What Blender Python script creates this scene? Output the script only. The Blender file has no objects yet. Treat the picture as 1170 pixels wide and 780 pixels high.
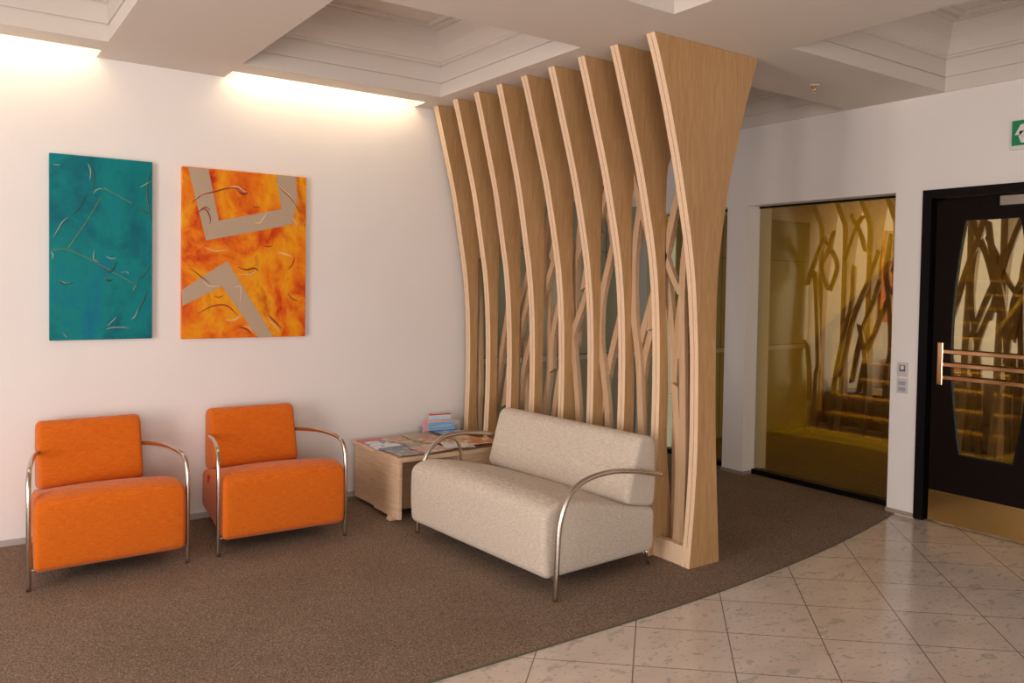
import bpy, bmesh, math, random
from mathutils import Vector, Matrix
random.seed(7)
PI = math.pi
SC = bpy.context.scene
COL = SC.collection

# ---------------------------------------------------------------- camera
W_, H_ = 1170, 780
F_, CX_, CY_ = 935.16, 588.84, 353.67
yaw, pitch, roll = 0.613138755, -0.0303914413, 0.0160596973
fw = Vector((math.sin(yaw)*math.cos(pitch), math.cos(yaw)*math.cos(pitch), math.sin(pitch)))
rt = fw.cross(Vector((0, 0, 1))).normalized(); up = rt.cross(fw)
r2 = rt*math.cos(roll) + up*math.sin(roll); u2 = -rt*math.sin(roll) + up*math.cos(roll)
cd = bpy.data.cameras.new('camera'); cam = bpy.data.objects.new('camera', cd); COL.objects.link(cam)
m = Matrix((r2, u2, -fw)).transposed().to_4x4(); m.translation = (0, 0, 1.5)
cam.matrix_world = m
cd.sensor_width = 36; cd.lens = F_/W_*36
cd.shift_x = -(CX_-W_/2)/W_; cd.shift_y = (CY_-H_/2)/W_
cd.clip_start = .05
SC.camera = cam

# ---------------------------------------------------------------- light, exposure
SC.view_settings.view_transform = 'Standard'
SC.view_settings.look = 'None'
SC.view_settings.gamma = 1
SC.view_settings.use_curve_mapping = False
SC.view_settings.exposure = 0.22
wd = bpy.data.worlds.new('world'); SC.world = wd; wd.use_nodes = True
wd.node_tree.nodes['Background'].inputs[0].default_value = (.85, .92, 1, 1)
wd.node_tree.nodes['Background'].inputs[1].default_value = .6

def area(name, loc, direction, sx, sy, power, color, spread=PI):
    l = bpy.data.lights.new(name, 'AREA'); l.shape = 'RECTANGLE'; l.size = sx; l.size_y = sy
    l.energy = power; l.color = color; l.spread = spread
    o = bpy.data.objects.new(name, l); COL.objects.link(o); o.location = loc
    o.rotation_euler = Vector(direction).to_track_quat('-Z', 'Z').to_euler()
    return o
XL, YB, YF, XR, ZC = -3.2, -3.6, 5.29, 5.255, 2.77
DAY = (1, .915, .87)
area('window_daylight', (XL+.05, 1.9, 1.45), (1, 0, 0), 4.6, 1.8, 225, DAY)      # daylight through the side windows
area('window_daylight', (-1.0, YB+.05, 1.35), (0, 1, -.12), 3.6, 1.6, 125, DAY)        # daylight through the rear windows
area('stair_hall_light', (9.2, 3.9, 3.1), (0, .15, -1), 1.8, 1.2, 185, (1, .88, .62), 2.3)

# ---------------------------------------------------------------- materials
def mat(name, col=(.8, .8, .8), rough=.5, metal=0., spec=.5):
    M = bpy.data.materials.new(name); M.use_nodes = True
    b = M.node_tree.nodes['Principled BSDF']
    b.inputs['Base Color'].default_value = (*col, 1); b.inputs['Roughness'].default_value = rough
    b.inputs['Metallic'].default_value = metal; b.inputs['Specular IOR Level'].default_value = spec
    return M
def N(M, t, **kw):
    n = M.node_tree.nodes.new(t)
    for k, v in kw.items():
        if k in n.inputs: n.inputs[k].default_value = v
        else: setattr(n, k, v)
    return n
def L(M, a, b): M.node_tree.links.new(a, b)
def coords(M, scale=(1, 1, 1), rot=(0, 0, 0), kind='Object'):
    tc = N(M, 'ShaderNodeTexCoord'); mp = N(M, 'ShaderNodeMapping')
    mp.inputs['Scale'].default_value = scale; mp.inputs['Rotation'].default_value = rot
    L(M, tc.outputs[kind], mp.inputs[0]); return mp.outputs[0]
def noise(M, vec, scale, detail=4, rough=.55, dist=0):
    n = N(M, 'ShaderNodeTexNoise'); n.inputs['Scale'].default_value = scale
    n.inputs['Detail'].default_value = detail; n.inputs['Roughness'].default_value = rough
    n.inputs['Distortion'].default_value = dist
    L(M, vec, n.inputs['Vector']); return n.outputs['Fac']
def ramp(M, fac, stops, interp='LINEAR'):
    r = N(M, 'ShaderNodeValToRGB'); cr = r.color_ramp; cr.interpolation = interp
    while len(cr.elements) < len(stops): cr.elements.new(.5)
    for e, (p, c) in zip(cr.elements, stops): e.position = p; e.color = (*c, 1)
    L(M, fac, r.inputs[0]); return r.outputs[0]
def setc(M, out): L(M, out, M.node_tree.nodes['Principled BSDF'].inputs['Base Color'])
def bump(M, fac, strength, dist=.002):
    b = N(M, 'ShaderNodeBump'); b.inputs['Strength'].default_value = strength; b.inputs['Distance'].default_value = dist
    L(M, fac, b.inputs['Height']); L(M, b.outputs[0], M.node_tree.nodes['Principled BSDF'].inputs['Normal'])
def mth(M, op, a, b=None, c=None):
    n = N(M, 'ShaderNodeMath', operation=op)
    for i, v in enumerate((a, b, c)):
        if v is None: continue
        if isinstance(v, (int, float)): n.inputs[i].default_value = v
        else: L(M, v, n.inputs[i])
    return n.outputs[0]

M_wall = mat('wall_paint', (.80, .755, .72), .7)
v = coords(M_wall); n1 = noise(M_wall, v, 1.3, 3); setc(M_wall, ramp(M_wall, n1, [(.3, (.83, .785, .755)), (.7, (.86, .815, .785))]))
bump(M_wall, noise(M_wall, v, 60, 3), .08)
M_ceil = mat('ceiling_paint', (.70, .635, .575), .75)
v = coords(M_ceil); bump(M_ceil, noise(M_ceil, v, 40, 3), .05)
M_base = mat('skirting_paint', (.42, .38, .35), .5)
M_basebeige = mat('column_skirting', (.33, .27, .22), .5)

M_carpet = mat('brown_carpet', (.12, .08, .06), .95, spec=.1)
v = coords(M_carpet)
nf = noise(M_carpet, v, 130, 4, .75); nb = noise(M_carpet, v, 2.2, 3)
c1 = ramp(M_carpet, nf, [(.32, (.085, .058, .041)), (.5, (.25, .178, .130)), (.68, (.50, .38, .29))])
c2 = ramp(M_carpet, nb, [(.3, (.88, .86, .84)), (.7, (1, 1, 1))])
mx = N(M_carpet, 'ShaderNodeMix', data_type='RGBA', blend_type='MULTIPLY'); mx.inputs[0].default_value = 1
L(M_carpet, c1, mx.inputs[6]); L(M_carpet, c2, mx.inputs[7]); setc(M_carpet, mx.outputs[2])
bump(M_carpet, nf, .9, .006)

M_tile = mat('terrazzo_tile', (.6, .53, .47), .16)
tc = N(M_tile, 'ShaderNodeTexCoord'); sp = N(M_tile, 'ShaderNodeSeparateXYZ'); L(M_tile, tc.outputs['Object'], sp.inputs[0])
def lines(nx, ny, c0, d):
    p = mth(M_tile, 'ADD', mth(M_tile, 'MULTIPLY', sp.outputs[0], nx), mth(M_tile, 'MULTIPLY', sp.outputs[1], ny))
    p = mth(M_tile, 'DIVIDE', mth(M_tile, 'SUBTRACT', p, c0), d)
    fl = mth(M_tile, 'FLOOR', mth(M_tile, 'ADD', p, 0.0))
    f = mth(M_tile, 'ABSOLUTE', mth(M_tile, 'SUBTRACT', p, mth(M_tile, 'ROUND', p)))
    return mth(M_tile, 'LESS_THAN', f, .0026/d), fl
g1, i1 = lines(-.7071, .7071, .066, .395)
g2, i2 = lines(.669, .743, 3.985, .375)
grout = mth(M_tile, 'MAXIMUM', g1, g2)
cid = mth(M_tile, 'FRACT', mth(M_tile, 'MULTIPLY', mth(M_tile, 'SINE', mth(M_tile, 'ADD', mth(M_tile, 'MULTIPLY', i1, 12.9), mth(M_tile, 'MULTIPLY', i2, 78.2))), 437.5))
va = coords(M_tile, (1, 1.7, 1), (0, 0, .5))
ns = noise(M_tile, va, 11, 3, .5, .5); nl = noise(M_tile, va, 3.0, 4)
ns2 = noise(M_tile, va, 38, 1, .3, .3)
base = ramp(M_tile, nl, [(.3, (.60, .505, .435)), (.7, (.72, .625, .55))])
chip = ramp(M_tile, ns, [(.60, (0, 0, 0)), (.65, (1, 1, 1))])
chip2 = ramp(M_tile, ns2, [(.66, (0, 0, 0)), (.69, (1, 1, 1))])
def mixc(M, fac, a, b):
    x = N(M, 'ShaderNodeMix', data_type='RGBA')
    if isinstance(fac, float): x.inputs[0].default_value = fac
    else: L(M, fac, x.inputs[0])
    for i, q in ((6, a), (7, b)):
        if isinstance(q, tuple): x.inputs[i].default_value = (*q, 1)
        else: L(M, q, x.inputs[i])
    return x.outputs[2]
t = mixc(M_tile, mth(M_tile, 'MULTIPLY', chip, .55), base, (.34, .33, .27))
t = mixc(M_tile, mth(M_tile, 'MULTIPLY', chip2, .55), t, (.33, .27, .23))
t = mixc(M_tile, mth(M_tile, 'MULTIPLY', cid, .12), t, (.48, .41, .36))
t = mixc(M_tile, grout, t, (.22, .15, .11)); setc(M_tile, t)

def fabric(name, dark, mid, light, sx, st=.5):
    M = mat(name, mid, .85, spec=.15); M.node_tree.nodes['Principled BSDF'].inputs['Sheen Weight'].default_value = .15
    a = noise(M, coords(M, sx), 60, 4, .7); b = noise(M, coords(M, (sx[0]*4, sx[1]*4, sx[2]*.25)), 80, 2, .6)
    f = mth(M, 'ADD', mth(M, 'MULTIPLY', a, .75), mth(M, 'MULTIPLY', b, .25))
    setc(M, ramp(M, f, [(.32, dark), (.5, mid), (.66, light)])); bump(M, f, st, .003); return M
M_orange = fabric('orange_weave', (.50, .088, .004), (.66, .135, .006), (.78, .20, .014), (.4, .5, 11))
M_linen = fabric('oatmeal_weave', (.40, .325, .255), (.60, .515, .425), (.77, .69, .59), (.7, .9, 8))
M_red = mat('red_label', (.5, .01, .01), .7)
M_steel = mat('brushed_steel', (.56, .50, .43), .24, 1.0)
M_bracket = mat('steel_bracket', (.42, .38, .34), .35, 1.0)
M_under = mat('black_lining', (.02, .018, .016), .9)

def wood(name, a, b, c, sc=(14, 14, .9), rough=.45, dist=1.2, nscale=5.):
    M = mat(name, b, rough, spec=.35)
    f = noise(M, coords(M, sc), nscale, 6, .6, dist); g = noise(M, coords(M, (.6, .6, .25)), 3, 2)
    f = mth(M, 'ADD', mth(M, 'MULTIPLY', f, .75), mth(M, 'MULTIPLY', g, .25))
    setc(M, ramp(M, f, [(.34, a), (.5, b), (.66, c)])); bump(M, f, .08, .001); return M
M_oak = wood('oak_veneer', (.42, .235, .098), (.50, .295, .128), (.58, .36, .17))
M_ply = wood('pale_ply_edge', (.70, .49, .32), (.80, .58, .39), (.86, .65, .46), (50, 50, .8))
M_ash = wood('ash_batten', (.46, .29, .165), (.56, .37, .22), (.64, .44, .275), (30, 30, .7))
M_honey = wood('honey_batten', (.55, .34, .14), (.62, .40, .18), (.70, .47, .23), (30, 30, .7))
M_tab = wood('pale_oak_board', (.60, .41, .255), (.70, .50, .33), (.78, .58, .40), (1.2, 1.2, 14), nscale=4.)
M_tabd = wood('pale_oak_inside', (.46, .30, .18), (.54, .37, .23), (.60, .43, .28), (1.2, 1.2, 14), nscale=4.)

def coated_glass():
    M = bpy.data.materials.new('amber_coated_glass'); M.use_nodes = True; nt = M.node_tree
    for n in list(nt.nodes): nt.nodes.remove(n)
    o = nt.nodes.new('ShaderNodeOutputMaterial'); mx = nt.nodes.new('ShaderNodeMixShader')
    g = nt.nodes.new('ShaderNodeBsdfGlossy'); g.inputs['Color'].default_value = (.84, .76, .48, 1); g.inputs['Roughness'].default_value = .012
    tr = nt.nodes.new('ShaderNodeBsdfTransparent'); tr.inputs['Color'].default_value = (.54, .46, .09, 1)
    mx.inputs[0].default_value = .52
    nt.links.new(tr.outputs[0], mx.inputs[1]); nt.links.new(g.outputs[0], mx.inputs[2]); nt.links.new(mx.outputs[0], o.inputs[0])
    return M
M_glass = coated_glass()
M_frost = mat('grey_green_glass', (.36, .37, .27), .22)
M_mull = mat('pale_mullion', (.55, .55, .52), .4)
M_black = mat('black_frame', (.005, .004, .004), .4, spec=.15)
M_dark = mat('ebony_door', (.007, .0035, .0025), .45, spec=.1)
M_brass = mat('brass_plate', (.72, .50, .20), .22, 1.0)
v = coords(M_brass, (1, 60, 1)); bump(M_brass, noise(M_brass, v, 5, 3), .1)
M_gold = mat('polished_copper_gold', (.95, .62, .36), .16, 1.0)
M_white = mat('white_plastic', (.75, .73, .70), .4)
M_greyp = mat('grey_plastic', (.13, .13, .13), .3)
M_switch = mat('satin_switch_plate', (.62, .58, .56), .3)
M_amber = mat('amber_wall', (.66, .50, .10), .6)
M_stair = mat('dark_stair', (.016, .016, .010), .5)
M_tread = mat('stair_tread', (.42, .25, .10), .5)
M_rail = wood('red_brown_rail', (.05, .010, .005), (.085, .018, .008), (.12, .03, .012))
M_green = mat('sign_green', (.0, .24, .09), .5)
def emis(name, col, s):
    M = bpy.data.materials.new(name); M.use_nodes = True; b = M.node_tree.nodes['Principled BSDF']
    b.inputs['Base Color'].default_value = (*col, 1); b.inputs['Emission Color'].default_value = (*col, 1); b.inputs['Emission Strength'].default_value = s
    return M
M_tube = emis('warm_tube', (1, .83, .56), 16)

# ---------------------------------------------------------------- mesh helpers
def finish(name, bm, mats, parent=None, smooth=False, kind=None, loc=None):
    me = bpy.data.meshes.new(name); bm.normal_update(); bm.to_mesh(me); bm.free()
    for q in (mats if isinstance(mats, (list, tuple)) else [mats]): me.materials.append(q)
    if smooth:
        for p in me.polygons: p.use_smooth = True
        if smooth != 'full': me.set_sharp_from_angle(angle=math.radians(smooth if isinstance(smooth, (int, float)) and smooth > 1 else 40))
    o = bpy.data.objects.new(name, me); COL.objects.link(o)
    if parent: o.parent = parent
    if kind: o['kind'] = kind
    if loc: o.location = loc
    return o
def box(bm, lo, hi, mi=0, bev=0):
    x0, y0, z0 = lo; x1, y1, z1 = hi
    vs = [bm.verts.new(p) for p in ((x0, y0, z0), (x1, y0, z0), (x1, y1, z0), (x0, y1, z0), (x0, y0, z1), (x1, y0, z1), (x1, y1, z1), (x0, y1, z1))]
    fs = [bm.faces.new([vs[i] for i in f]) for f in ((0, 3, 2, 1), (4, 5, 6, 7), (0, 1, 5, 4), (1, 2, 6, 5), (2, 3, 7, 6), (3, 0, 4, 7))]
    for f in fs: f.material_index = mi
    if bev:
        es = {e for f in fs for e in f.edges}
        bmesh.ops.bevel(bm, geom=list(es), offset=bev, segments=2, profile=.6, affect='EDGES')
    return vs
def prism(bm, pts, a, b, axis='x', cap=0, side=0):
    """polygon pts (two coordinates) extruded from a to b along axis"""
    def P(p, t): return {'x': (t, p[0], p[1]), 'y': (p[0], t, p[1]), 'z': (p[0], p[1], t)}[axis]
    A = [bm.verts.new(P(p, a)) for p in pts]; B = [bm.verts.new(P(p, b)) for p in pts]
    n = len(pts); nf = []
    nf.append(bm.faces.new(A)); nf.append(bm.faces.new(B[::-1]))
    for f in nf: f.material_index = cap
    for i in range(n):
        f = bm.faces.new((A[i], B[i], B[(i+1) % n], A[(i+1) % n])); f.material_index = side; nf.append(f)
    bmesh.ops.recalc_face_normals(bm, faces=nf)
    return nf
def crom(pts, n=8):
    pts = [Vector(p) for p in pts]
    if len(pts) < 3: return pts
    q = [pts[0]*2-pts[1]] + pts + [pts[-1]*2-pts[-2]]; out = []
    for i in range(1, len(q)-2):
        for k in range(n):
            t = k/n; p0, p1, p2, p3 = q[i-1:i+3]
            out.append(.5*((2*p1)+(p2-p0)*t+(2*p0-5*p1+4*p2-p3)*t*t+(3*p1-p0-3*p2+p3)*t**3))
    out.append(pts[-1]); return out
def tube(bm, pts, r, seg=12, smooth=8, flat=1.0, mi=0):
    P = crom(pts, smooth) if smooth else [Vector(p) for p in pts]
    n = len(P); T = [(P[min(i+1, n-1)]-P[max(i-1, 0)]).normalized() for i in range(n)]
    ref = Vector((0, 0, 1)) if abs(T[0].z) < .9 else Vector((0, 1, 0))
    u = (ref-T[0]*ref.dot(T[0])).normalized(); rings = []
    for i in range(n):
        u = (u-T[i]*u.dot(T[i])).normalized(); w = T[i].cross(u)
        rr = r(i/(n-1)) if callable(r) else r
        rings.append([bm.verts.new(P[i]+u*math.cos(a)*rr+w*math.sin(a)*rr*flat) for a in [2*PI*k/seg for k in range(seg)]])
    fs = []
    for a, b in zip(rings, rings[1:]):
        for k in range(seg): fs.append(bm.faces.new((a[k], b[k], b[(k+1) % seg], a[(k+1) % seg])))
    fs.append(bm.faces.new(rings[0])); fs.append(bm.faces.new(rings[-1][::-1]))
    for f in fs: f.material_index = mi
    bmesh.ops.recalc_face_normals(bm, faces=fs)
def fillet(poly, rad, seg=6):
    """round a 2D polygon; rad is one radius or one per vertex"""
    n = len(poly); out = []
    for i in range(n):
        p = Vector(poly[i]); a = Vector(poly[i-1])-p; b = Vector(poly[(i+1) % n])-p
        r = rad[i] if isinstance(rad, (list, tuple)) else rad
        d = min(r, a.length*.49, b.length*.49)
        if d < 1e-4: out.append(p); continue
        s = p+a.normalized()*d; e = p+b.normalized()*d
        for k in range(seg+1):
            t = k/seg; out.append(s*(1-t)**2+p*2*t*(1-t)+e*t*t)
    return out
def pillow(bm, poly, u0, u1, r, seg=5, warp=None, crown=0, nmid=8):
    """2D profile (d, z), counter-clockwise, extruded along u with rounded ends"""
    n = len(poly); nor = []
    area2 = sum(poly[i-1][0]*poly[i][1]-poly[i][0]*poly[i-1][1] for i in range(n))
    sgn = 1 if area2 > 0 else -1
    for i in range(n):
        t = (poly[(i+1) % n]-poly[i-1]).normalized(); nor.append(Vector((t.y, -t.x))*sgn)
    secs = []
    for k in range(seg+1):
        a = PI/2*k/seg; secs.append((u0+r*(1-math.sin(a)), r*(1-math.cos(PI/2-a)) if False else r*(1-math.sin(PI/2-a)) if False else r*(1-math.cos(a)) ))
    # secs[0] is the full profile at u0+r ; last is the inset one at u0
    secs = [(u0+r-r*math.sin(PI/2*k/seg), r*(1-math.cos(PI/2*k/seg))) for k in range(seg+1)][::-1]
    mids = [(u0+r+(u1-u0-2*r)*k/nmid, 0) for k in range(1, nmid)]
    ends = [(u1-(s[0]-u0), s[1]) for s in secs[::-1]]
    rings = []
    for u, ins in secs+mids+ends:
        ring = []
        for p, q in zip(poly, nor):
            z = p-q*ins
            s = (u-u0)/(u1-u0); c = crown*(1-(2*s-1)**2)*max(0, q.y)
            co = Vector((u, z.x, z.y+c))
            ring.append(bm.verts.new(warp(co) if warp else co))
        rings.append(ring)
    fs = []
    for a, b in zip(rings, rings[1:]):
        for k in range(n): fs.append(bm.faces.new((a[k], b[k], b[(k+1) % n], a[(k+1) % n])))
    fs.append(bm.faces.new(rings[0])); fs.append(bm.faces.new(rings[-1][::-1]))
    bmesh.ops.recalc_face_normals(bm, faces=fs)
def thing(name, label, cat, loc=(0, 0, 0), rz=0, group=None):
    o = bpy.data.objects.new(name, None); COL.objects.link(o); o.location = loc; o.rotation_euler = (0, 0, rz)
    o.empty_display_size = .1
    o['label'] = label; o['category'] = cat
    if group: o['group'] = group
    return o
def struct(name, bm, mats, smooth=False, parent=None):
    return finish(name, bm, mats, parent, smooth, None if parent else 'structure')
def copy_tree(o, parent=None):
    c = o.copy(); COL.objects.link(c); c.parent = parent
    for ch in list(o.children): copy_tree(ch, c)
    return c

# ---------------------------------------------------------------- floor
bm = bmesh.new(); box(bm, (XL-.2, YB-.2, -.06), (XR+.2, YF+.15, 0)); struct('floor', bm, M_tile)
def edge_y(x): return 2.652+.041*max(0, x-2.35)**2
bm = bmesh.new()
xs = [XL+.001+(XR-.001-XL-.001)*k/90 for k in range(91)]
prism(bm, [(x, edge_y(x)) for x in xs]+[(XR+.15, edge_y(XR)+.15), (XR+.15, YF-.001), (XL+.001, YF-.001)], .0005, .006, 'z'); struct('floor', bm, M_carpet)
bm = bmesh.new()
prism(bm, [(x, edge_y(x)-.004) for x in xs]+[(x, edge_y(x)-.0003) for x in xs[::-1]], .0005, .0065, 'z')
struct('trim_1', bm, mat('olive_edge_strip', (.10, .09, .05), .5))

# ---------------------------------------------------------------- ceiling with coffers
cols = [(-2.72, -1.38), (-.60, .746), (1.46, 2.80), (3.68, 5.24)]
rows = [(-3.2, -1.68), (-.98, .53), (1.22, 2.735), (3.41, 4.905)]
SL = [(-2.72, -1.38), (-.60, .742), (1.464, 2.80)]         # light slots by the left wall
bm = bmesh.new()
gx = sorted({XL-.15, XR+.15} | {c for p in cols for c in p}); gy = sorted({YB-.15, 5.11} | {c for p in rows for c in p})
def quad(bm, *p, mi=0):
    f = bm.faces.new([bm.verts.new(q) for q in p]); f.material_index = mi; return f
for i in range(len(gx)-1):
    for j in range(len(gy)-1):
        if (gx[i], gx[i+1]) in cols and (gy[j], gy[j+1]) in rows: continue
        quad(bm, (gx[i], gy[j], ZC), (gx[i], gy[j+1], ZC), (gx[i+1], gy[j+1], ZC), (gx[i+1], gy[j], ZC))
prof = [(0, 0), (0, .085), (-.008, .085), (-.008, .094), (.004, .094), (.004, .195), (-.004, .195), (-.004, .203), (.010, .210), (.010, .222), (.022, .226),
        (.055, .31), (.075, .385), (.085, .405), (.13, .405), (.13, .385), (.155, .385), (.155, .405), (.20, .405), (.20, .385), (.225, .385), (.225, .405)]
for (x0, x1) in cols:
    for (y0, y1) in rows:
        prev = None
        for o_, z_ in prof:
            ring = [bm.verts.new(p) for p in ((x0+o_, y0+o_, ZC+z_), (x1-o_, y0+o_, ZC+z_), (x1-o_, y1-o_, ZC+z_), (x0+o_, y1-o_, ZC+z_))]
            if prev:
                for k in range(4): bm.faces.new((prev[k], prev[(k+1) % 4], ring[(k+1) % 4], ring[k]))
            prev = ring
        bm.faces.new(prev)
# strip of ceiling beside the left wall, between the light slots, and the slots' own linings
last = XL-.15
for a, b in SL+[(XR+.15, None)]:
    quad(bm, (last, 5.11, ZC), (last, YF, ZC), (a, YF, ZC), (a, 5.11, ZC))
    if b is None: break
    t_ = .16
    quad(bm, (a, 5.11, ZC), (b, 5.11, ZC), (b, 5.11, ZC+t_), (a, 5.11, ZC+t_))
    quad(bm, (a, 5.11, ZC), (a, 5.11, ZC+t_), (a, YF, ZC+t_), (a, YF, ZC))
    quad(bm, (b, 5.11, ZC), (b, 5.11, ZC+t_), (b, YF, ZC+t_), (b, YF, ZC))
    quad(bm, (a, 5.11, ZC+t_), (b, 5.11, ZC+t_), (b, YF, ZC+t_), (a, YF, ZC+t_))
    quad(bm, (a, YF-.001, ZC), (b, YF-.001, ZC), (b, YF-.001, ZC+t_), (a, YF-.001, ZC+t_))
    last = b
quad(bm, (XL-.3, YB-.3, 3.35), (XR+.3, YB-.3, 3.35), (XR+.3, YF+.2, 3.35), (XL-.3, YF+.2, 3.35))
struct('ceiling', bm, M_ceil)
# lamps in the slots
for i, (a, b) in enumerate(SL[1:]):
    lamp = thing('cove_light', ['warm strip light in the ceiling slot at the top left corner', 'warm strip light in the ceiling slot above the orange painting'][i], 'light', ((a+b)/2, 5.15, ZC+.09), 0, 'strip lights in the slots along the wall')
    w = (b-a)/2-.02
    bm = bmesh.new(); box(bm, (-w, -.032, -.02), (w, -.012, .07), 0, .003); finish('housing', bm, M_white, lamp)
    bm = bmesh.new(); tube(bm, [(-w+.01, .012, .02), (w-.01, .012, .02)], .016, 12, 0); finish('tube', bm, M_tube, lamp, True)

# ---------------------------------------------------------------- walls
bm = bmesh.new(); box(bm, (XL-.2, YF, -.06), (3.30, YF+.15, 3.3)); box(bm, (3.30, YF, 2.2), (XR+.2, YF+.15, 3.3)); struct('wall_left', bm, M_wall)
WT = .22
bm = bmesh.new()
box(bm, (XR, 4.275, 0), (XR+WT, 4.485, 2.157)); box(bm, (XR, 2.86, 0), (XR+WT, 3.05, 2.157))
box(bm, (XR, YB, 2.157), (XR+WT, YF, 3.3)); box(bm, (XR, YB, 0), (XR+WT, 1.30, 2.157))
struct('wall_right', bm, M_wall)
bm = bmesh.new()                                           # side wall with two big window openings
box(bm, (XL-.2, YB, 0), (XL, YF, .55)); box(bm, (XL-.2, YB, 2.55), (XL, YF, 3.3))
for a, b in ((YB, -.4), (1.75, 2.05), (4.2, YF)): box(bm, (XL-.2, a, .55), (XL, b, 2.55))
struct('wall_side', bm, M_wall)
bm = bmesh.new()
box(bm, (XL, YB-.2, 0), (XR, YB, .45)); box(bm, (XL, YB-.2, 2.55), (XR, YB, 3.3))
for a, b in ((XL, -2.1), (.45, .75), (3.3, XR)): box(bm, (a, YB-.2, .45), (b, YB, 2.55))
struct('wall_rear', bm, M_wall)
bm = bmesh.new(); box(bm, (XL+.01, YF-.010, .0062), (3.19, YF-.0005, .042), 0, .002); struct('baseboard_left', bm, M_base)
bm = bmesh.new()
box(bm, (XR-.010, 4.270, .0062), (XR-.0005, 4.490, .034)); box(bm, (XR-.010, 2.862, .0062), (XR-.0005, 3.055, .034))
box(bm, (XR, 4.266, .0062), (XR+.10, 4.2745, .034))
struct('baseboard_right', bm, M_basebeige)

# panelled glass partition behind the timber screen
bm = bmesh.new()
box(bm, (3.30, YF, 0), (XR, YF+.04, 2.2), 0)
for z in (.93, 1.79): box(bm, (3.30, YF-.003, z-.003), (XR, YF, z+.003), 1)
for x in (3.98, 4.66): box(bm, (x-.003, YF-.003, .006), (x+.003, YF, 2.2), 1)
box(bm, (3.30, YF-.02, .885), (XR-.002, YF-.0035, .925), 2)
box(bm, (5.02, YF-.05, .0065), (5.10, YF-.021, 2.2), 2)
box(bm, (3.30, YF-.012, .0065), (XR, YF-.0035, .06), 1)
struct('window_3', bm, [M_frost, mat('joint_line', (.10, .10, .06), .5), M_mull])

# coated glass panes in the right wall
GX = 5.40
def pane(name, y0, y1):
    bm = bmesh.new(); box(bm, (GX, y0, .045), (GX+.012, y1, 2.157), 0); w = struct(name, bm, M_glass)
    bm = bmesh.new(); box(bm, (GX-.035, y0, .0062), (GX+.045, y1, .045), 0, .003)
    box(bm, (GX-.010, y0, 2.142), (GX+.022, y1, 2.157))
    finish('window_frame', bm, M_black, w)
pane('window_1', 3.05, 4.275); pane('window_2', 4.485, YF)

# stair hall beyond the glass
bm = bmesh.new()
box(bm, (XR+WT, YF+.17, 0), (12.2, YF+.3, 3.4)); box(bm, (12.0, .4, 0), (12.2, YF+.3, 3.4)); box(bm, (XR+WT, .2, 0), (12.2, .4, 3.4))
struct('wall_hall', bm, M_amber)
bm = bmesh.new(); box(bm, (XR-.1, .2, 3.4), (12.2, YF+.3, 3.5)); struct('ceiling', bm, M_ceil)
bm = bmesh.new(); box(bm, (XR+.2, .2, -.06), (12.2, YF+.3, 0)); struct('floor', bm, mat('hall_tile', (.55, .44, .30), .4))
bm = bmesh.new()
prism(bm, [(XR+WT, .41), (XR+WT, YF+.169), (7.10, YF+.169)]+[(7.12+.06*math.sin(k/12*PI), YF-.02-k/12*1.25) for k in range(13)]+[(6.7, 2.6), (6.2, .41)], .0005, .006, 'z')
struct('floor', bm, M_carpet)
st = thing('staircase', 'dark staircase with amber treads rising behind the tinted glass panel', 'staircase', (7.9, 3.55, 0))
for k in range(10):
    bm = bmesh.new(); box(bm, (k*.27, 0, 0), (k*.27+.29, 1.88, (k+1)*.165-.03), 0); box(bm, (k*.27-.02, 0, (k+1)*.165-.03), (k*.27+.29, 1.88, (k+1)*.165), 1, .004)
    finish('step', bm, [M_stair, M_tread], st)
def rail(yy):
    bm = bmesh.new(); tube(bm, [(-.02, yy, 1.0), (2.6, yy, 2.62)], .048, 10, 0); r = finish('handrail', bm, M_rail, st, True)
    for k in range(5):
        bm = bmesh.new(); x = .05+k*.58; z0 = (int(x/.27)+1)*.165; z1 = 1.0+(x+.02)*1.62/2.62
        box(bm, (x-.04, yy-.03, z0), (x+.04, yy+.03, z1), 0, .004); finish('baluster', bm, M_rail, st)
        if k < 4:
            bm = bmesh.new(); x2 = x+.58; z2 = 1.0+(x2+.02)*1.62/2.62
            tube(bm, [(x, yy, z1-.35), (x2, yy, z2-.1)], .018, 8, 0); tube(bm, [(x, yy, z1-.62), (x2, yy, z2-.62)], .018, 8, 0); finish('rail_bar', bm, M_rail, st, True)
rail(1.80); rail(.1)

# ---------------------------------------------------------------- door
bm = bmesh.new()
box(bm, (XR-.012, 2.800, .0062), (XR+.12, 2.859, 2.156)); box(bm, (XR-.012, 1.301, .0062), (XR+.12, 1.36, 2.156)); box(bm, (XR-.012, 1.36, 2.10), (XR+.12, 2.80, 2.156))
box(bm, (XR+.075, 2.775, .0062), (XR+.12, 2.80, 2.10)); box(bm, (XR+.075, 1.36, 2.085), (XR+.12, 2.80, 2.10))
struct('trim_2', bm, M_black)
DX, DY, HW = XR+.045, 2.435, .347
door = bpy.data.objects.new('door_1', None); COL.objects.link(door); door['kind'] = 'structure'; door.location = (DX, DY, 0)
def gl_hw(z):                                              # half width of the barrel-shaped glass at height z
    t = (z-.455)/(1.962-.455); return .168+.072*math.sin(PI*min(1, max(0, t)))**.85
zz = [.455+(1.962-.455)*k/24 for k in range(25)]
bm = bmesh.new()
loopL = [(gl_hw(z), z) for z in zz]; loopR = [(-gl_hw(z), z) for z in zz]
for s, lp in ((1, loopL), (-1, loopR)):
    prism(bm, [(s*HW, .455)]+lp+[(s*HW, 1.962)], -.022, .022, 'x')
prism(bm, [(-HW, .012), (HW, .012), (HW, .455), (-HW, .455)], -.022, .022, 'x')
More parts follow.
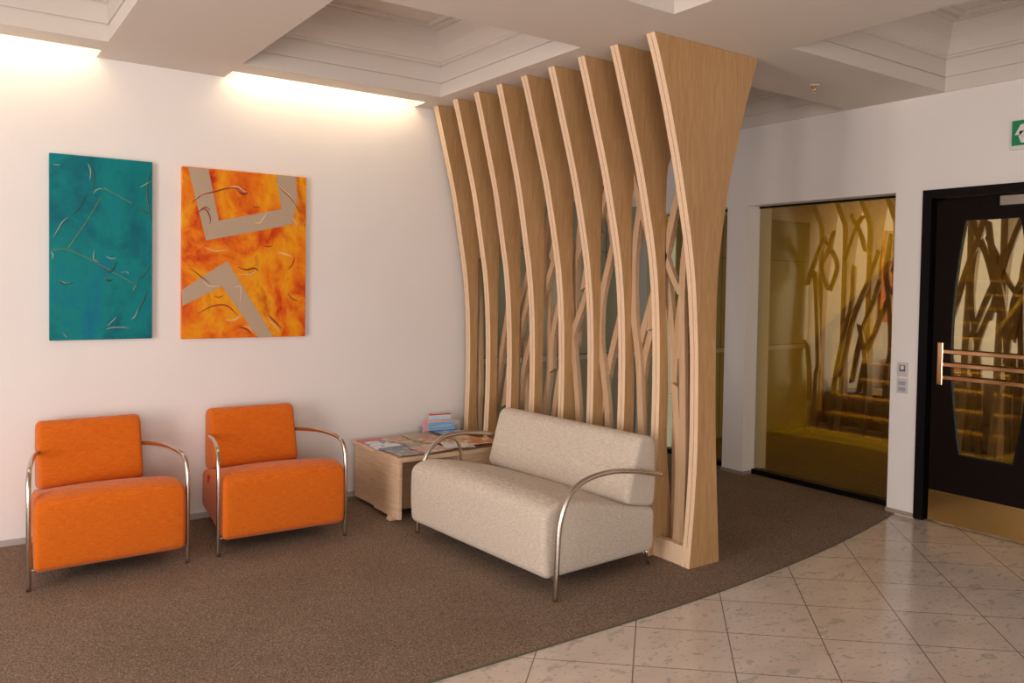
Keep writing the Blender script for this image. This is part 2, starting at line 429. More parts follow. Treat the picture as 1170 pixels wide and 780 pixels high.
prism(bm, [(-HW, 1.962), (HW, 1.962), (HW, 2.083), (-HW, 2.083)], -.022, .022, 'x')
finish('leaf', bm, M_dark, door)
bm = bmesh.new(); prism(bm, [(a*.998, b) for a, b in loopL]+[(a*.998, b) for a, b in loopR[::-1]], -.006, .006, 'x'); finish('glass', bm, M_glass, door)
bm = bmesh.new()
for lp in (loopL, loopR):
    for (a, b), (c, d) in zip(lp, lp[1:]):
        s = -1 if a > 0 else 1
        prism(bm, [(a, b), (c, d), (c+s*.012, d), (a+s*.012, b)], -.024, .0, 'x')
box(bm, (-.024, -.168, .455), (0, .168, .467)); box(bm, (-.024, -.168, 1.950), (0, .168, 1.962))
finish('glazing_bead', bm, M_black, door)
bm = bmesh.new(); box(bm, (-.027, -HW+.004, .013), (-.0225, HW-.004, .213), 0, .001)
finish('kick_plate', bm, M_brass, door)
bm = bmesh.new()
for y in (-HW+.03, -.1, .1, HW-.03): 
    for z in (.027, .2): box(bm, (-.029, y-.005, z-.005), (-.0275, y+.005, z+.005), 0)
finish('kick_plate_screw', bm, M_gold, door)
bm = bmesh.new(); box(bm, (-.065, -.06-.26, 2.025), (-.0225, -.055+.0, 2.085), 0, .004); cl = finish('door_closer', bm, M_bracket, door)
hd = bpy.data.objects.new('push_handle', None); COL.objects.link(hd); hd.parent = door
for s in (1, -1):
    bm = bmesh.new(); box(bm, (-.072, s*.272-.017, .905), (-.0225, s*.272+.017, 1.175), 0, .003); finish('end_plate', bm, M_gold, hd)
for z in (1.118, 1.035, .952):
    bm = bmesh.new(); box(bm, (-.066, -.258, z-.013), (-.046, .258, z+.013), 0, .004); finish('bar', bm, M_gold, hd)
d2 = copy_tree(door); d2.location = (DX, DY-.70, 0); d2.name = 'door_2'

# switches, sign, sprinkler
def plate(zc, hh, label, nm):
    t = thing(nm, label, 'switch', (XR, 2.962, zc))
    bm = bmesh.new(); box(bm, (-.010, -.036, -hh), (-.0005, .036, hh), 0, .003); finish('plate', bm, M_switch, t); return t
t = plate(.977, .047, 'silver switch plate with square dark button, upper one beside the door', 'wall_switch')
bm = bmesh.new(); box(bm, (-.013, -.020, -.012), (-.0102, .020, .030), 0, .001); finish('button_surround', bm, M_greyp, t)
bm = bmesh.new(); box(bm, (-.017, -.012, .0), (-.0132, .010, .026), 0, .002); finish('button', bm, M_white, t)
t = plate(.868, .050, 'silver access panel with small keypad, lower one beside the door', 'access_keypad')
bm = bmesh.new(); box(bm, (-.013, -.026, .005), (-.0102, .024, .03), 0, .001); box(bm, (-.012, -.026, -.036), (-.0102, .024, -.008), 0, .001); finish('keypad', bm, mat('keypad_grey', (.36, .38, .44), .4), t)
t = thing('exit_sign', 'green exit sign with white figure and arrow above the dark door', 'sign', (XR, 2.12, 2.435))
bm = bmesh.new(); box(bm, (-.022, -.20, -.085), (-.0005, .205, .09), 0, .002); finish('panel', bm, M_white, t)
bm = bmesh.new(); box(bm, (-.024, -.195, -.062), (-.0222, .202, .085), 0); finish('face', bm, M_green, t)
bm = bmesh.new()                                           # running figure and a door outline
def sg(pts): prism(bm, pts, -.0258, -.0242, 'x')
sg([(.155, .058), (.12, .068), (.085, .06), (.10, .035), (.125, .035), (.135, .02), (.155, .0), (.185, .0)])
sg([(.16, .02), (.10, .03), (.105, -.01), (.16, -.005)])
sg([(.165, -.005), (.135, -.005), (.125, -.048), (.150, -.048)]); sg([(.125, -.005), (.098, -.005), (.072, -.048), (.092, -.048)])
sg([(.02, .06), (-.07, .06), (-.07, -.05), (.02, -.05)])
sg([(-.10, .012), (-.15, .012), (-.15, .035), (-.185, .002), (-.15, -.03), (-.15, -.008), (-.10, -.008)])
finish('pictogram', bm, M_white, t)
t = thing('sprinkler', 'small ceiling sprinkler head between the timber screen and the door', 'sprinkler', (4.451, 3.139, ZC))
bm = bmesh.new(); tube(bm, [(0, 0, 0), (0, 0, -.006)], .032, 20, 0); finish('escutcheon', bm, M_switch, t, True)
bm = bmesh.new(); tube(bm, [(0, 0, -.004), (0, 0, -.022)], .010, 12, 0); tube(bm, [(-.008, 0, -.02), (-.010, 0, -.034), (0, 0, -.042)], .003, 8, 4); tube(bm, [(.008, 0, -.02), (.010, 0, -.034), (0, 0, -.042)], .003, 8, 4)
tube(bm, [(0, 0, -.042), (0, 0, -.045)], .016, 14, 0); finish('nozzle', bm, M_brass, t, True)

# ---------------------------------------------------------------- timber screen
scr = thing('timber_screen', 'tall curved timber fin screen with woven battens behind the pale sofa', 'room divider', (0, 0, 0))
FY = [5.195-.2706*k for k in range(9)]
leftp = [(2.908, 2.768), (2.945, 2.65), (3.0, 2.46), (3.055, 2.27), (3.095, 2.12), (3.135, 1.94), (3.172, 1.76), (3.20, 1.60), (3.222, 1.40), (3.235, 1.18), (3.24, .95), (3.238, .70), (3.228, .45), (3.21, .20), (3.19, .007)]
leftp8 = [(2.908, 2.768), (2.945, 2.68), (3.015, 2.48), (3.075, 2.28), (3.13, 2.08), (3.175, 1.89), (3.215, 1.71), (3.245, 1.52), (3.262, 1.35), (3.277, 1.15), (3.284, .90), (3.288, .70), (3.283, .50), (3.268, .26), (3.245, .007)]
right8 = [(3.704, 2.768), (3.66, 2.64), (3.605, 2.48), (3.545, 2.26), (3.49, 2.06), (3.447, 1.82), (3.42, 1.60), (3.412, 1.38), (3.416, 1.10), (3.426, .76), (3.445, .45), (3.462, .22), (3.478, .007)]
def fin(k):
    dx = (-.028, -.028, -.03, -.032, .0, .012, .02, .03, 0)[k]
    lp = leftp8 if k == 8 else [(x+dx*min(1, (2.768-z)/1.0), z) for x, z in leftp]
    bk = 3.292+(-.02 if k < 4 else 0); bw = 0 if k < 4 else .045; bf = .07 if k < 4 else .13
    rp = right8 if k == 8 else [(3.66, 2.768), (3.60, 2.64), (3.50, 2.47), (3.40, 2.33), (3.325, 2.22), (bk, 2.10), (bk, 1.6), (bk+bw*.6, 1.25), (bk+bw, .9), (bk+bw, .6), (bk+bw+(bf-bw)*.45, .3), (bk+bf, .007)]
    if k == 8: lp = [(x+.0, z) for x, z in lp]
    le = [(p.x, p.y) for p in crom([(x, z, 0) for x, z in lp], 3)]; ri = [(p.x, p.y) for p in crom([(x, z, 0) for x, z in rp], 3)] 
    le = [(a, min(b, 2.768)) for a, b in le]; ri = [(a, min(b, 2.768)) for a, b in ri]
    poly = le+ri[::-1]
    y1 = FY[k]; y0 = y1-.058
    bm = bmesh.new()
    prism(bm, poly, y0, y0+.0275, 'y', 0, 1); prism(bm, poly, y1-.0275, y1, 'y', 0, 1)
    inner = [(a+.004, b) for a, b in le]+[(a-.004, b) for a, b in ri[::-1]]
    prism(bm, inner, y0+.0275, y1-.0275, 'y', 0, 1)
    o = finish('fin', bm, [M_oak, M_ply], scr)
    if k == 8: o['label'] = 'wide end fin flaring both ways'
for k in range(9): fin(k)
def batten(pts, layer=0, w=.044, m=None, scale=True, mitre=(.014, -.014)):
    s = .974 if scale else 1
    P = [Vector((y*s, 1.5+(z-1.5)*s if z > .06 else z)) for y, z in pts]
    P = [Vector((p.x, p.y)) for p in crom([(p.x, p.y, 0) for p in P], 6)]
    n = len(P); A = []; B = []
    for i, p in enumerate(P):
        t_ = (P[min(i+1, n-1)]-P[max(i-1, 0)]).normalized(); q = Vector((-t_.y, t_.x))*w/2
        sh = t_*(mitre[0] if i == 0 else mitre[1] if i == n-1 else 0)
        a = p+q+sh; b = p-q-sh
        lim = lambda v_: Vector((min(5.286, max(3.0, v_.x)), max(.007, v_.y)))
        A.append(lim(a)); B.append(lim(b))
    x0 = 3.2945+layer*.0305+batten.n*.0009; batten.n = (batten.n+1) % 7
    bm = bmesh.new(); rr = [[bm.verts.new(c) for c in ((x0, a.x, a.y), (x0, b.x, b.y), (x0+.030, b.x, b.y), (x0+.030, a.x, a.y))] for a, b in zip(A, B)]
    for q, r_ in zip(rr, rr[1:]):
        for k in range(4): bm.faces.new((q[k], q[(k+1) % 4], r_[(k+1) % 4], r_[k]))
    bm.faces.new(rr[0]); bm.faces.new(rr[-1][::-1]); bmesh.ops.recalc_face_normals(bm, faces=bm.faces[:])
    return finish('batten', bm, m or M_ash, scr)
batten.n = 0
BT = [
 ([(3.17, .02), (3.17, .67), (3.20, 1.44), (3.17, 1.80), (3.10, 2.05)], 0),
 ([(3.10, .05), (3.085, .45), (3.10, .9), (3.13, 1.3)], 1),
 ([(3.21, .02), (3.20, .5), (3.24, .95)], 0),
 ([(3.25, .02), (3.26, .66), (3.28, 1.0), (3.33, 1.42), (3.42, 1.80), (3.47, 2.12)], 1),
 ([(3.285, .9), (3.24, 1.42), (3.12, 1.75), (3.04, 2.0)], 1),
 ([(3.45, 1.25), (3.34, 1.70), (3.27, 1.96), (3.18, 2.2)], 0),
 ([(3.50, .02), (3.51, .64), (3.54, 1.04), (3.59, 1.33), (3.60, 1.65), (3.57, 1.9), (3.49, 2.25)], 0),
 ([(3.58, 1.10), (3.47, 1.42), (3.38, 1.65), (3.31, 1.88)], 1),
 ([(3.55, .80), (3.52, 1.06), (3.45, 1.28), (3.34, 1.52)], 1),
 ([(3.80, .02), (3.80, .65), (3.85, .96), (3.89, 1.17), (3.88, 1.42), (3.81, 1.67), (3.72, 1.95)], 0),
 ([(3.91, .66), (3.83, 1.02), (3.73, 1.35), (3.65, 1.66), (3.55, 1.95), (3.48, 2.2)], 1),
 ([(3.66, 2.25), (3.57, 2.02), (3.48, 1.80), (3.42, 1.58), (3.37, 1.32)], 0),
 ([(4.09, .02), (4.09, .62), (4.15, 1.07), (4.16, 1.19), (4.06, 1.39), (3.97, 1.62), (3.92, 1.85)], 0),
 ([(4.18, 1.05), (4.16, 1.19), (4.19, 1.42), (4.17, 1.75), (4.09, 2.15)], 1),
 ([(4.40, 1.08), (4.32, 1.32), (4.21, 1.61), (4.11, 1.79), (4.00, 2.05)], 1),
 ([(4.06, 1.48), (4.0, 1.72), (3.92, 1.92), (3.84, 2.12)], 0),
 ([(4.40, .02), (4.34, .63), (4.29, .92)], 0),
 ([(4.38, .92), (4.38, 1.11), (4.33, 1.32), (4.24, 1.58), (4.2, 1.8)], 0),
 ([(4.49, .02), (4.49, .62), (4.45, .92), (4.47, 1.34), (4.52, 1.70), (4.47, 2.05)], 1),
 ([(4.80, .45), (4.73, .82), (4.64, 1.08), (4.52, 1.38), (4.39, 1.64), (4.30, 1.88), (4.26, 2.1)], 0),
 ([(4.74, .02), (4.70, .55), (4.72, .85), (4.79, 1.15)], 1),
 ([(4.88, .55), (4.83, .85), (4.77, 1.11), (4.68, 1.35), (4.60, 1.6)], 0),
 ([(4.99, .60), (4.91, 1.0), (4.84, 1.28), (4.70, 1.61), (4.60, 1.9)], 1),
 ([(5.12, .02), (5.08, .48), (5.04, .76), (4.96, 1.10), (4.90, 1.40), (4.89, 1.75)], 0),
 ([(5.30, .02), (5.30, .56), (5.28, .73), (5.32, 1.40), (5.35, 1.7)], 0),
 ([(5.42, 1.55), (5.33, 1.80), (5.22, 2.05)], 1),
]
for pts, ly in BT: batten(pts, ly)
batten([(5.36, .30), (5.36, .6), (5.40, .93)], 1, .04, mitre=(0, -.03))
batten([(3.545, .30), (3.54, .62), (3.535, .93)], 1, .042, M_honey)
for pts, ly in [([(4.79, 2.25), (4.69, 2.07), (4.62, 1.88)], 1), ([(4.68, 2.24), (4.75, 2.12), (4.86, 1.80)], 0), ([(4.98, 2.10), (5.03, 1.92), (5.10, 1.74), (5.03, 1.50)], 1),
                ([(5.12, 2.06), (5.03, 1.92), (4.95, 1.74), (5.02, 1.50)], 0), ([(4.24, 2.02), (4.28, 1.85), (4.34, 1.68)], 1), ([(3.40, 1.98), (3.31, 1.80), (3.22, 1.60), (3.13, 1.46)], 0),
                ([(3.84, 2.1), (3.76, 1.9), (3.70, 1.62)], 1), ([(3.12, 1.48), (3.13, 1.30), (3.15, 1.1)], 1)]:
    batten(pts, ly, .036, scale=False)
bm = bmesh.new(); box(bm, (3.2495, 2.985, .0065), (3.2935, FY[0]-.05, .115), 0, .002)
o = finish('base_rail', bm, M_ply, scr)
bm = bmesh.new(); box(bm, (3.2945, 3.03, .0065), (3.356, FY[0]-.05, .05), 0, .002); finish('base_plate', bm, M_ash, scr)

# ---------------------------------------------------------------- seats
seat_poly = fillet([(.008, .088), (.788, .088), (.79, .322), (.60, .352), (.33, .420), (.11, .455), (.002, .425), (-.004, .25)],
                   [.05, .06, .045, .10, .15, .08, .07, .15], 7)
back_poly = fillet([(.660, .345), (.790, .324), (.800, .45), (.790, .700), (.660, .722), (.560, .368)], [.05, .045, .08, .05, .06, .05], 7)
def arm_pts(u, ur=None):
    ur = u if ur is None else ur
    q = [(.030, .006), (.034, .163), (.044, .328), (.066, .42), (.105, .495), (.165, .540), (.26, .568), (.40, .575), (.55, .558), (.66, .536), (.765, .512)]
    return [(u+(ur-u)*max(0, (d-.05))/.715, d, z) for d, z in q]
def arm_chair(u, ur):
    q = [(.045, .006), (.040, .2), (.040, .36), (.044, .45), (.060, .522), (.095, .565), (.16, .582), (.30, .588), (.46, .576), (.63, .555)]
    return [(u+(ur-u)*max(0, (d-.05))/.55, d, z) for d, z in q]
def warp_taper(k, c=0):
    return lambda co: Vector((c+(co.x-c)*(1-k*max(0, min(1, co.y/.60))), co.y, co.z))
def armchair(label, loc, rz):
    t = thing('armchair', label, 'chair', loc, rz, 'pair of orange armchairs')
    bm = bmesh.new(); pillow(bm, seat_poly, -.347, .351, .030, warp=warp_taper(.20), crown=.012); finish('seat', bm, M_orange, t, 50)
    bm = bmesh.new(); pillow(bm, back_poly, -.326, .326, .030, warp=warp_taper(.20)); finish('backrest', bm, M_orange, t, 50)
    for s in (-1, 1):
        bm = bmesh.new(); tube(bm, arm_chair(s*.362, s*.270), .0115, 14, 8); a = finish('armrest', bm, M_steel, t, 'full')
        bm = bmesh.new(); tube(bm, [(s*.362, .044, .100), (s*.30, .06, .100)], .006, 8, 0); finish('bracket', bm, M_bracket, a, 'full')
        bm = bmesh.new(); tube(bm, [(s*.222, .715, .13), (s*.226, .725, .006)], .009, 12, 0); finish('leg', bm, M_steel, t, 'full')
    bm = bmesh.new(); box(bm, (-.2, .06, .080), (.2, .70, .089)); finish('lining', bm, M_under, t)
    return t
ch = armchair('bright orange fabric armchair left of its twin, under the turquoise painting', (.702, 4.43, .0005), math.radians(1.2))
bm = bmesh.new()
c2 = copy_tree(ch); c2.location = (1.586, 4.445, .0005); c2.rotation_euler = (0, 0, math.radians(-1.2))
c2['label'] = 'bright orange fabric armchair beside the magazine table, under the orange painting'
box(bm, (-.2905, .560, .285), (-.262, .590, .330), 0, .002); tg = finish('tag', bm, M_red, c2); tg['label'] = 'small red fabric tag'

so = thing('sofa', 'oatmeal fabric two-seat sofa with curved steel arms before the timber screen', 'sofa', (2.342, 3.062, .0005), math.radians(-90+3.6))
# local x runs from the far end to the near end; u=0 is the far end, 1.22 the near end
so.location = (2.342-.0625*1.22, 3.062+.998*1.22, .0005)
bm = bmesh.new(); pillow(bm, seat_poly, 0, 1.22, .030, crown=.014, nmid=14); finish('seat', bm, M_linen, so, 50)
bm = bmesh.new(); pillow(bm, back_poly, .006, 1.214, .028, nmid=14); finish('backrest', bm, M_linen, so, 50)
for u, s in ((-.016, 1), (1.275, -1)):
    dd = .04 if s > 0 else 0
    bm = bmesh.new(); tube(bm, [(a, b+dd*(b < .2), c) for a, b, c in arm_pts(u)], .0135, 14, 8); a = finish('armrest', bm, M_steel, so, 'full')
    bm = bmesh.new(); tube(bm, [(u, .031+dd, .100), (u+s*.07, .06+dd, .100)], .006, 8, 0); finish('bracket', bm, M_bracket, a, 'full')
    bm = bmesh.new(); tube(bm, [(u+s*.085, .745, .12), (u+s*.09, .775, .006)], .010, 12, 0); finish('leg', bm, M_steel, so, 'full')
bm = bmesh.new(); tube(bm, [(-.018, .25, .565), (-.02, .33, .545), (-.02, .375, .48), (-.02, .385, .36)], .009, 12, 6); o = finish('arm_support', bm, M_steel, so, 'full')
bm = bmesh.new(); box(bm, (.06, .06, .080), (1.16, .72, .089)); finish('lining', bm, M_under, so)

# ---------------------------------------------------------------- tables
TZ = .415
def table(label, y0, y1, x0, x1, ez):
    t = thing('side_table', label, 'table', (0, 0, 0), 0)
    th = .026
    bm = bmesh.new(); box(bm, (x0+(th+.0005 if ez else 0), y0, TZ-th), (x1, y1, TZ), 0, .003); finish('tabletop', bm, M_tab, t)
    for k, (a, b) in enumerate(((x0+.002+(0 if ez else .022), x0+th+(0 if ez else .022)), (x1-th, x1-.002))):
        bm = bmesh.new(); box(bm, (a, y0+.002, .034), (b, y1-.002, (TZ if ez and k == 0 else TZ-th-.0005)), 0, .003); finish('side_panel', bm, M_tab, t)
    bm = bmesh.new(); xm = x0+.42; box(bm, (xm, y0+.03, .05), (xm+th, y1-.03, TZ-th-.0005)); finish('divider', bm, M_tabd, t)
    bm = bmesh.new(); box(bm, (x0+th+(.001 if ez else .023), y0+.16 if ez else y1-.05, .05), (xm-.0005, y0+.18 if ez else y1-.03, TZ-th-.0005)); finish('back_panel', bm, M_tabd, t)
    if ez:
        bm = bmesh.new(); box(bm, (xm+th+.0005, y0+.012, .05), (x1-th-.0005, y0+.03, TZ-th-.0005)); finish('front_panel', bm, M_tab, t)
    for x, y in (((x0+.040 if ez else x0+.12), y0+.13), (x0+.12, y1-.06), (x1-.08, y0+.08), (x1-.08, y1-.06)):
        if 1:
            bm = bmesh.new(); q = .028; prism(bm, [(x-.045, .0065), (x+.03, .0065), (x+.025, .0335), (x-.033, .0335)], y-q, y+q, 'y'); finish('foot', bm, M_tab, t)
    return t
table('low pale oak table nearest the sofa, topped with overlapping magazines', 4.505, 4.86, 2.310, 3.10, True)
table('low pale oak table behind its twin against the wall, holding leaflets', 4.863, 5.205, 2.306, 3.10, False)

# magazines: procedural covers
def cover(name, base, a, b, seed, sc=9):
    M = mat(name, base, .3, spec=.5)
    f = noise(M, coords(M, (1+seed % 3, 1.7, 1), (0, 0, seed*.7)), sc, 3, .5, .8)
    setc(M, ramp(M, f, [(.38, base), (.47, a), (.53, a), (.60, b)], 'EASE')); return M
M_page = mat('paper', (.78, .75, .70), .7)
mags = [  # x, y, rot, w, h, level, thickness, cover colours, label
 (2.435, 5.03, .10, .21, .29, 0, .004, (.62, .03, .04), (.70, .06, .08), (.55, .02, .03), 'red magazine at the left rear corner of the tables'),
 (2.425, 4.93, -.12, .21, .29, 1, .004, (.62, .68, .76), (.75, .80, .86), (.10, .22, .62), 'white and blue magazine over the red one on the tables'),
 (2.435, 4.70, .06, .20, .27, 0, .004, (.06, .10, .24), (.10, .15, .30), (.35, .40, .45), 'navy magazine overhanging the left edge of the tables'),
 (2.435, 4.610, -.05, .20, .145, 1, .004, (.17, .17, .18), (.22, .22, .22), (.45, .42, .38), 'dark grey brochure at the front left corner of the tables'),
 (2.60, 4.985, .35, .21, .29, 2, .004, (.60, .05, .06), (.45, .30, .22), (.55, .42, .32), 'red and tan magazine near the middle of the left stack'),
 (2.62, 4.80, -.25, .20, .28, 2, .004, (.55, .40, .22), (.20, .22, .12), (.68, .58, .42), 'yellow and olive magazine in the middle of the tables'),
 (2.60, 4.62, .15, .21, .20, 2, .004, (.62, .50, .42), (.60, .25, .18), (.72, .66, .58), 'cream magazine with a pink picture near the front left'),
 (2.75, 5.02, -.1, .22, .26, 0, .004, (.36, .27, .18), (.42, .32, .22), (.38, .29, .2), 'plain brown folder beside the leaflet holder'),
 (2.79, 4.83, .5, .21, .28, 1, .004, (.66, .60, .52), (.62, .22, .05), (.72, .68, .62), 'white magazine with an orange picture lying askew mid-table'),
 (2.80, 4.62, -.35, .20, .19, 0, .004, (.68, .64, .58), (.75, .72, .66), (.5, .42, .3), 'pale brochure at the front edge near the steel arm'),
 (2.93, 4.80, .2, .20, .27, 2, .004, (.60, .24, .08), (.68, .46, .28), (.30, .32, .16), 'orange and green magazine beside the sofa back'),
 (2.985, 4.635, -.1, .20, .20, 1, .004, (.66, .36, .14), (.60, .20, .06), (.72, .66, .58), 'orange landscape brochure at the front right corner'),
 (2.985, 5.0, .12, .19, .20, 1, .004, (.12, .26, .60), (.20, .36, .70), (.62, .70, .80), 'blue brochure by the right rear corner of the tables'),
]
placed = []
for i, (x, y, r_, w, h, lv, th, a, b, c, lab) in enumerate(mags):
    ex = (abs(w*math.cos(r_))+abs(h*math.sin(r_)))/2; ey = (abs(w*math.sin(r_))+abs(h*math.cos(r_)))/2
    lv = max([q[4]+1 for q in placed if abs(q[0]-x) < q[2]+ex and abs(q[1]-y) < q[3]+ey], default=0); placed.append((x, y, ex, ey, lv))
    th = .0026
    t = thing('magazine', lab, 'magazine', (x, y, TZ+.0008+lv*.0029), r_, 'magazines spread on the low tables')
    bm = bmesh.new(); box(bm, (-w/2+.001, -h/2+.001, .0004), (w/2-.001, h/2-.001, th-.0006)); finish('pages', bm, M_page, t)
    bm = bmesh.new(); box(bm, (-w/2, -h/2, th-.0005), (w/2, h/2, th)); box(bm, (-w/2, -h/2, 0), (w/2, h/2, .0003)); box(bm, (-w/2-.0006, -h/2, 0), (-w/2, h/2, th))
    finish('cover', bm, cover('magazine_cover', a, b, c, i+1), t)

# leaflet holder and its leaflets
LH = (2.955, 5.125, TZ+.0005)
t = thing('leaflet_holder', 'clear leaflet stand at the rear of the tables by the screen', 'holder', LH, math.radians(-6))
M_acr = mat('clear_acrylic', (.8, .85, .88), .08); M_acr.node_tree.nodes['Principled BSDF'].inputs['Transmission Weight'].default_value = .9
bm = bmesh.new(); box(bm, (-.14, -.05, .0), (.16, .055, .004)); finish('base', bm, M_acr, t)
bm = bmesh.new(); box(bm, (-.14, .05, .004), (.16, .054, .05)); finish('back', bm, M_acr, t)
bm = bmesh.new(); box(bm, (-.14, -.046, .004), (.16, -.043, .035)); finish('front_lip', bm, M_acr, t)
def leaflet(label, dx, dy, w, h, art, z0=.005, rz=-6):
    c, s = math.cos(math.radians(-6)), math.sin(math.radians(-6))
    t = thing('leaflet', label, 'leaflet', (LH[0]+c*dx-s*dy, LH[1]+s*dx+c*dy, LH[2]+z0), math.radians(rz), 'leaflets in the holder')
    t.rotation_euler.x = math.radians(-8)
    bm = bmesh.new(); box(bm, (-w/2, -.0022, 0), (w/2, .0022, h)); finish('paper', bm, M_page, t)
    for nm, (a, b, c_, d), mm in art:
        bm = bmesh.new(); box(bm, (-w/2+a*w, -.0028, b*h), (-w/2+c_*w, -.0023, d*h)); finish(nm, bm, mm, t)
M_sky = mat('print_sky_blue', (.22, .48, .80), .4); M_lsky = mat('print_pale_blue', (.58, .74, .90), .4); M_prim = mat('print_dark_green', (.05, .08, .05), .4)
M_pred = mat('print_red', (.65, .05, .07), .4); M_por = mat('print_orange', (.85, .42, .25), .4); M_pink = mat('print_pink', (.85, .35, .40), .4); M_psil = mat('print_silver', (.5, .5, .52), .4)
leaflet('landscape blue leaflet with a dark strip at the front of the holder', 0, -.030, .205, .098, [('picture', (0, .30, 1, .86), M_sky), ('cloud_band', (.05, .5, .9, .66), M_lsky), ('dark_strip', (0, 0, 1, .28), M_prim), ('red_spot', (.1, .1, .3, .26), M_pred), ('orange_edge', (0, .88, 1, 1), M_por)])
leaflet('pink edged leaflet sticking out left in the holder', -.095, .005, .06, .095, [('pink_front', (0, 0, 1, 1), M_pink)])
leaflet('white leaflet with red top edge standing behind the blue one', .015, .020, .175, .135, [('red_band', (0, .93, 1, 1), M_pred), ('picture', (.03, .55, .48, .88), M_lsky), ('picture', (.53, .55, .97, .88), M_lsky)])
leaflet('silver grey leaflet at the right end of the holder', .130, .008, .055, .085, [('grey_band', (.1, .2, .9, .6), M_psil)])

# ---------------------------------------------------------------- paintings
def canvas_mat(name, stops, sc, d, rot=0):
    M = mat(name, stops[0][1], .5, spec=.2)
    f = noise(M, coords(M, (1, 1, .75), (0, rot, 0)), sc, 5, .55, d); g = noise(M, coords(M), 11, 4, .6, 1.5)
    f = mth(M, 'ADD', mth(M, 'MULTIPLY', f, .82), mth(M, 'MULTIPLY', g, .18))
    setc(M, ramp(M, f, stops)); bump(M, g, .4, .004); return M
M_teal = canvas_mat('turquoise_paint', [(.30, (.0, .085, .10)), (.42, (.0, .145, .185)), (.52, (.0, .215, .22)), (.62, (.0, .175, .25)), (.72, (.0, .12, .26))], 3.0, .6)
M_fire = canvas_mat('orange_paint', [(.30, (.36, .010, .003)), (.40, (.62, .06, .004)), (.48, (.80, .19, .006)), (.57, (.85, .36, .008)), (.68, (.60, .11, .006))], 3.4, .9, .6)
M_taupe = mat('taupe_band_paint', (.47, .35, .24), .6)
M_wr1 = mat('dark_teal_ridge', (.03, .10, .09), .25); M_wr1b = mat('pale_teal_ridge', (.22, .36, .30), .25); M_gline = mat('ochre_line', (.16, .24, .06), .5)
M_wr2 = mat('russet_ridge', (.30, .05, .02), .25); M_wr2b = mat('cream_ridge', (.78, .52, .36), .3)
def painting(label, x0, x1, z0, z1, m, zoomframe, bands, ridges, lines_):
    t = thing('painting', label, 'painting', ((x0+x1)/2, YF, (z0+z1)/2), 0)
    w, h = (x1-x0)/2, (z1-z0)/2
    bm = bmesh.new(); box(bm, (-w, -.032, -h), (w, -.003, h), 0, .003); finish('canvas', bm, m, t)
    (zx0, zy0), (zx1, zy1), zb = zoomframe                 # corners of the picture in sketch units
    def uv(X, Y):
        s = (X-zx0)/(zx1-zx0); top = zy0+(zy1-zy0)*s; v_ = (Y-top)/(zb-top)
        return (-w+2*w*s, h-2*h*v_)
    for b in bands:
        pts = [uv(*p) for p in b]; pts = [(max(-w+.001, min(w-.001, a)), max(-h+.001, min(h-.001, c))) for a, c in pts]
        bm = bmesh.new(); prism(bm, pts, -.0335, -.0322, 'y'); finish('taupe_band', bm, M_taupe, t)
    for q, (mm, r, pts) in enumerate(ridges):
        bm = bmesh.new(); P = [(uv(*p)[0], -.0335, uv(*p)[1]) for p in pts]
        P = [(max(-w+.006, min(w-.006, a)), b_, max(-h+.006, min(h-.006, c))) for a, b_, c in P]
        tube(bm, P, lambda s, r=r: r*.62*(.25+.75*math.sin(PI*min(.97, max(.03, s)))), 7, 6); finish('paint_ridge', bm, mm, t, 'full')
    for pts in lines_:
        bm = bmesh.new(); tube(bm, [(uv(*p)[0], -.0325, uv(*p)[1]) for p in pts], .0022, 6, 4); finish('painted_line', bm, M_gline, t, 'full')
TF = ((82, 50), (462, 86), 738); OF = ((572, 98), (1030, 142), 732)
D1, P1, D2, P2 = M_wr1, M_wr1b, M_wr2, M_wr2b
painting('tall turquoise textured painting, the left one on the wall', .503, 1.040, 1.144, 2.195, M_teal, TF, [], [
 (P1, .006, [(218, 90), (228, 115), (226, 150)]), (D1, .006, [(232, 95), (240, 140), (236, 190)]), (P1, .007, [(415, 178), (435, 168), (458, 156)]), (D1, .006, [(380, 235), (420, 262), (460, 280)]),
 (P1, .006, [(240, 200), (245, 190), (262, 182), (275, 184)]), (P1, .006, [(95, 360), (112, 330), (130, 300), (150, 285)]), (D1, .005, [(160, 280), (190, 250), (215, 200)]),
 (P1, .007, [(88, 410), (95, 425), (90, 440)]), (P1, .007, [(242, 405), (240, 440), (262, 452)]), (P1, .007, [(284, 430), (305, 440), (325, 438)]), (D1, .009, [(325, 450), (310, 480), (295, 488), (275, 480)]),
 (P1, .006, [(118, 515), (140, 528), (155, 525)]), (D1, .008, [(120, 520), (130, 530), (165, 527)]), (D1, .010, [(280, 500), (290, 520), (310, 518)]), (P1, .005, [(340, 490), (365, 490), (370, 500)]),
 (P1, .007, [(380, 665), (395, 655), (408, 625)]), (D1, .007, [(405, 640), (425, 600), (445, 560)]), (P1, .007, [(285, 700), (310, 694), (340, 694), (375, 698)]), (P1, .006, [(290, 690), (310, 670), (325, 655)]),
 (P1, .006, [(130, 710), (138, 722), (145, 728)]), (P1, .005, [(385, 560), (395, 545), (400, 535)]), (D1, .007, [(455, 120), (440, 200), (458, 300)]), (P1, .006, [(95, 92), (110, 95), (122, 95)]), (D1, .006, [(455, 470), (430, 500), (405, 525)])],
 [[(278, 180), (330, 208), (385, 238)], [(265, 215), (215, 300), (145, 402)], [(92, 406), (145, 404), (240, 448), (330, 500), (395, 535)]])
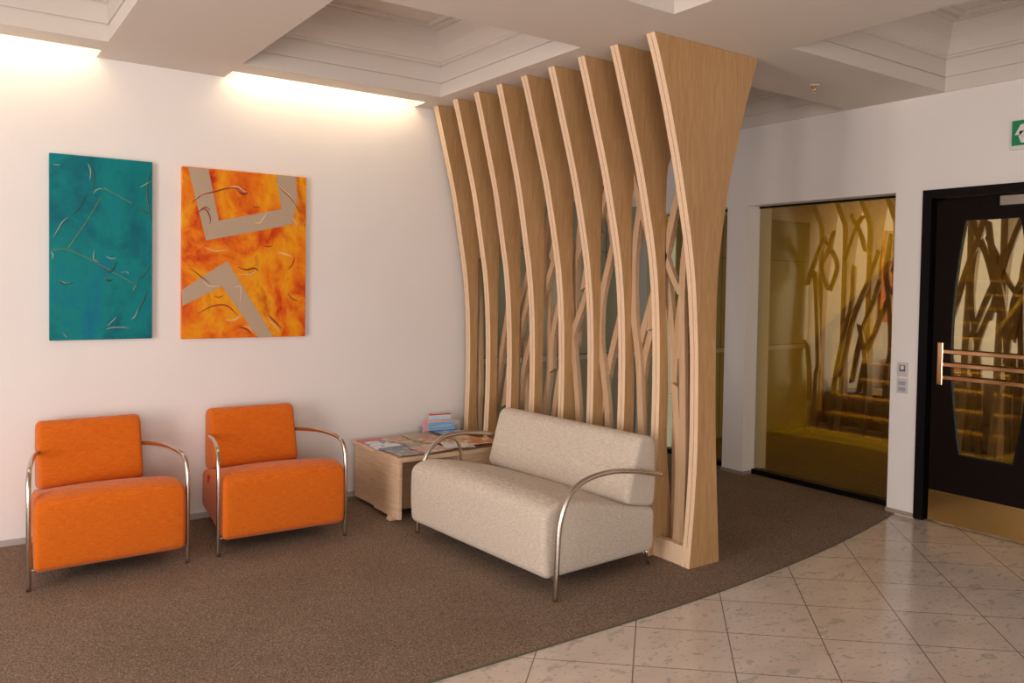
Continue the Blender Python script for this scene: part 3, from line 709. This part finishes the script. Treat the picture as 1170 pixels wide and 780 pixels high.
painting('orange and yellow textured painting with taupe bands, the right one on the wall', 1.208, 1.990, 1.135, 2.188, M_fire, OF,
 [[(592, 103), (655, 370), (830, 340), (975, 315), (995, 220), (988, 138), (912, 130), (932, 258), (700, 298), (662, 108)], [(573, 550), (730, 447), (905, 731), (845, 731), (712, 540), (574, 610)]], [
 (D2, .008, [(605, 230), (640, 205), (690, 190), (740, 178), (800, 185)]), (P2, .006, [(615, 218), (650, 203), (690, 192)]), (D2, .014, [(760, 180), (785, 200), (805, 195)]), (P2, .007, [(735, 176), (765, 174), (790, 190), (808, 200)]),
 (P2, .007, [(905, 160), (935, 185), (970, 215), (1000, 260)]), (D2, .006, [(910, 165), (940, 192), (975, 225), (1010, 275)]), (P2, .008, [(830, 305), (850, 308), (865, 290), (880, 268)]), (D2, .008, [(620, 270), (650, 255), (668, 285), (668, 310)]),
 (D2, .006, [(635, 255), (655, 248), (670, 262)]), (P2, .007, [(975, 290), (990, 310), (992, 325)]), (P2, .006, [(650, 395), (690, 410), (735, 405)]), (D2, .010, [(770, 470), (800, 480), (830, 475), (845, 485)]), (P2, .006, [(770, 495), (815, 498), (842, 482)]),
 (P2, .007, [(920, 418), (950, 425), (975, 435)]), (D2, .007, [(985, 440), (975, 465), (958, 484)]), (D2, .006, [(600, 470), (640, 505), (670, 530)]), (P2, .006, [(645, 520), (665, 538), (705, 540)]), (D2, .007, [(625, 640), (680, 612), (730, 612), (770, 650)]),
 (P2, .007, [(725, 665), (760, 665), (778, 650)]), (D2, .008, [(770, 690), (800, 700), (825, 722)]), (P2, .006, [(790, 690), (812, 695), (828, 715)]), (D2, .009, [(885, 650), (910, 675), (935, 700)]), (P2, .006, [(880, 655), (905, 685), (930, 712)]),
 (D2, .006, [(960, 570), (975, 590), (1000, 600)]), (P2, .005, [(1015, 310), (1022, 330)]), (D2, .006, [(820, 245), (835, 250), (850, 248)]), (D2, .005, [(865, 392), (880, 396), (897, 394)]), (P2, .005, [(755, 545), (780, 545), (778, 600)]), (D2, .005, [(685, 575), (700, 580), (717, 574)])], [])
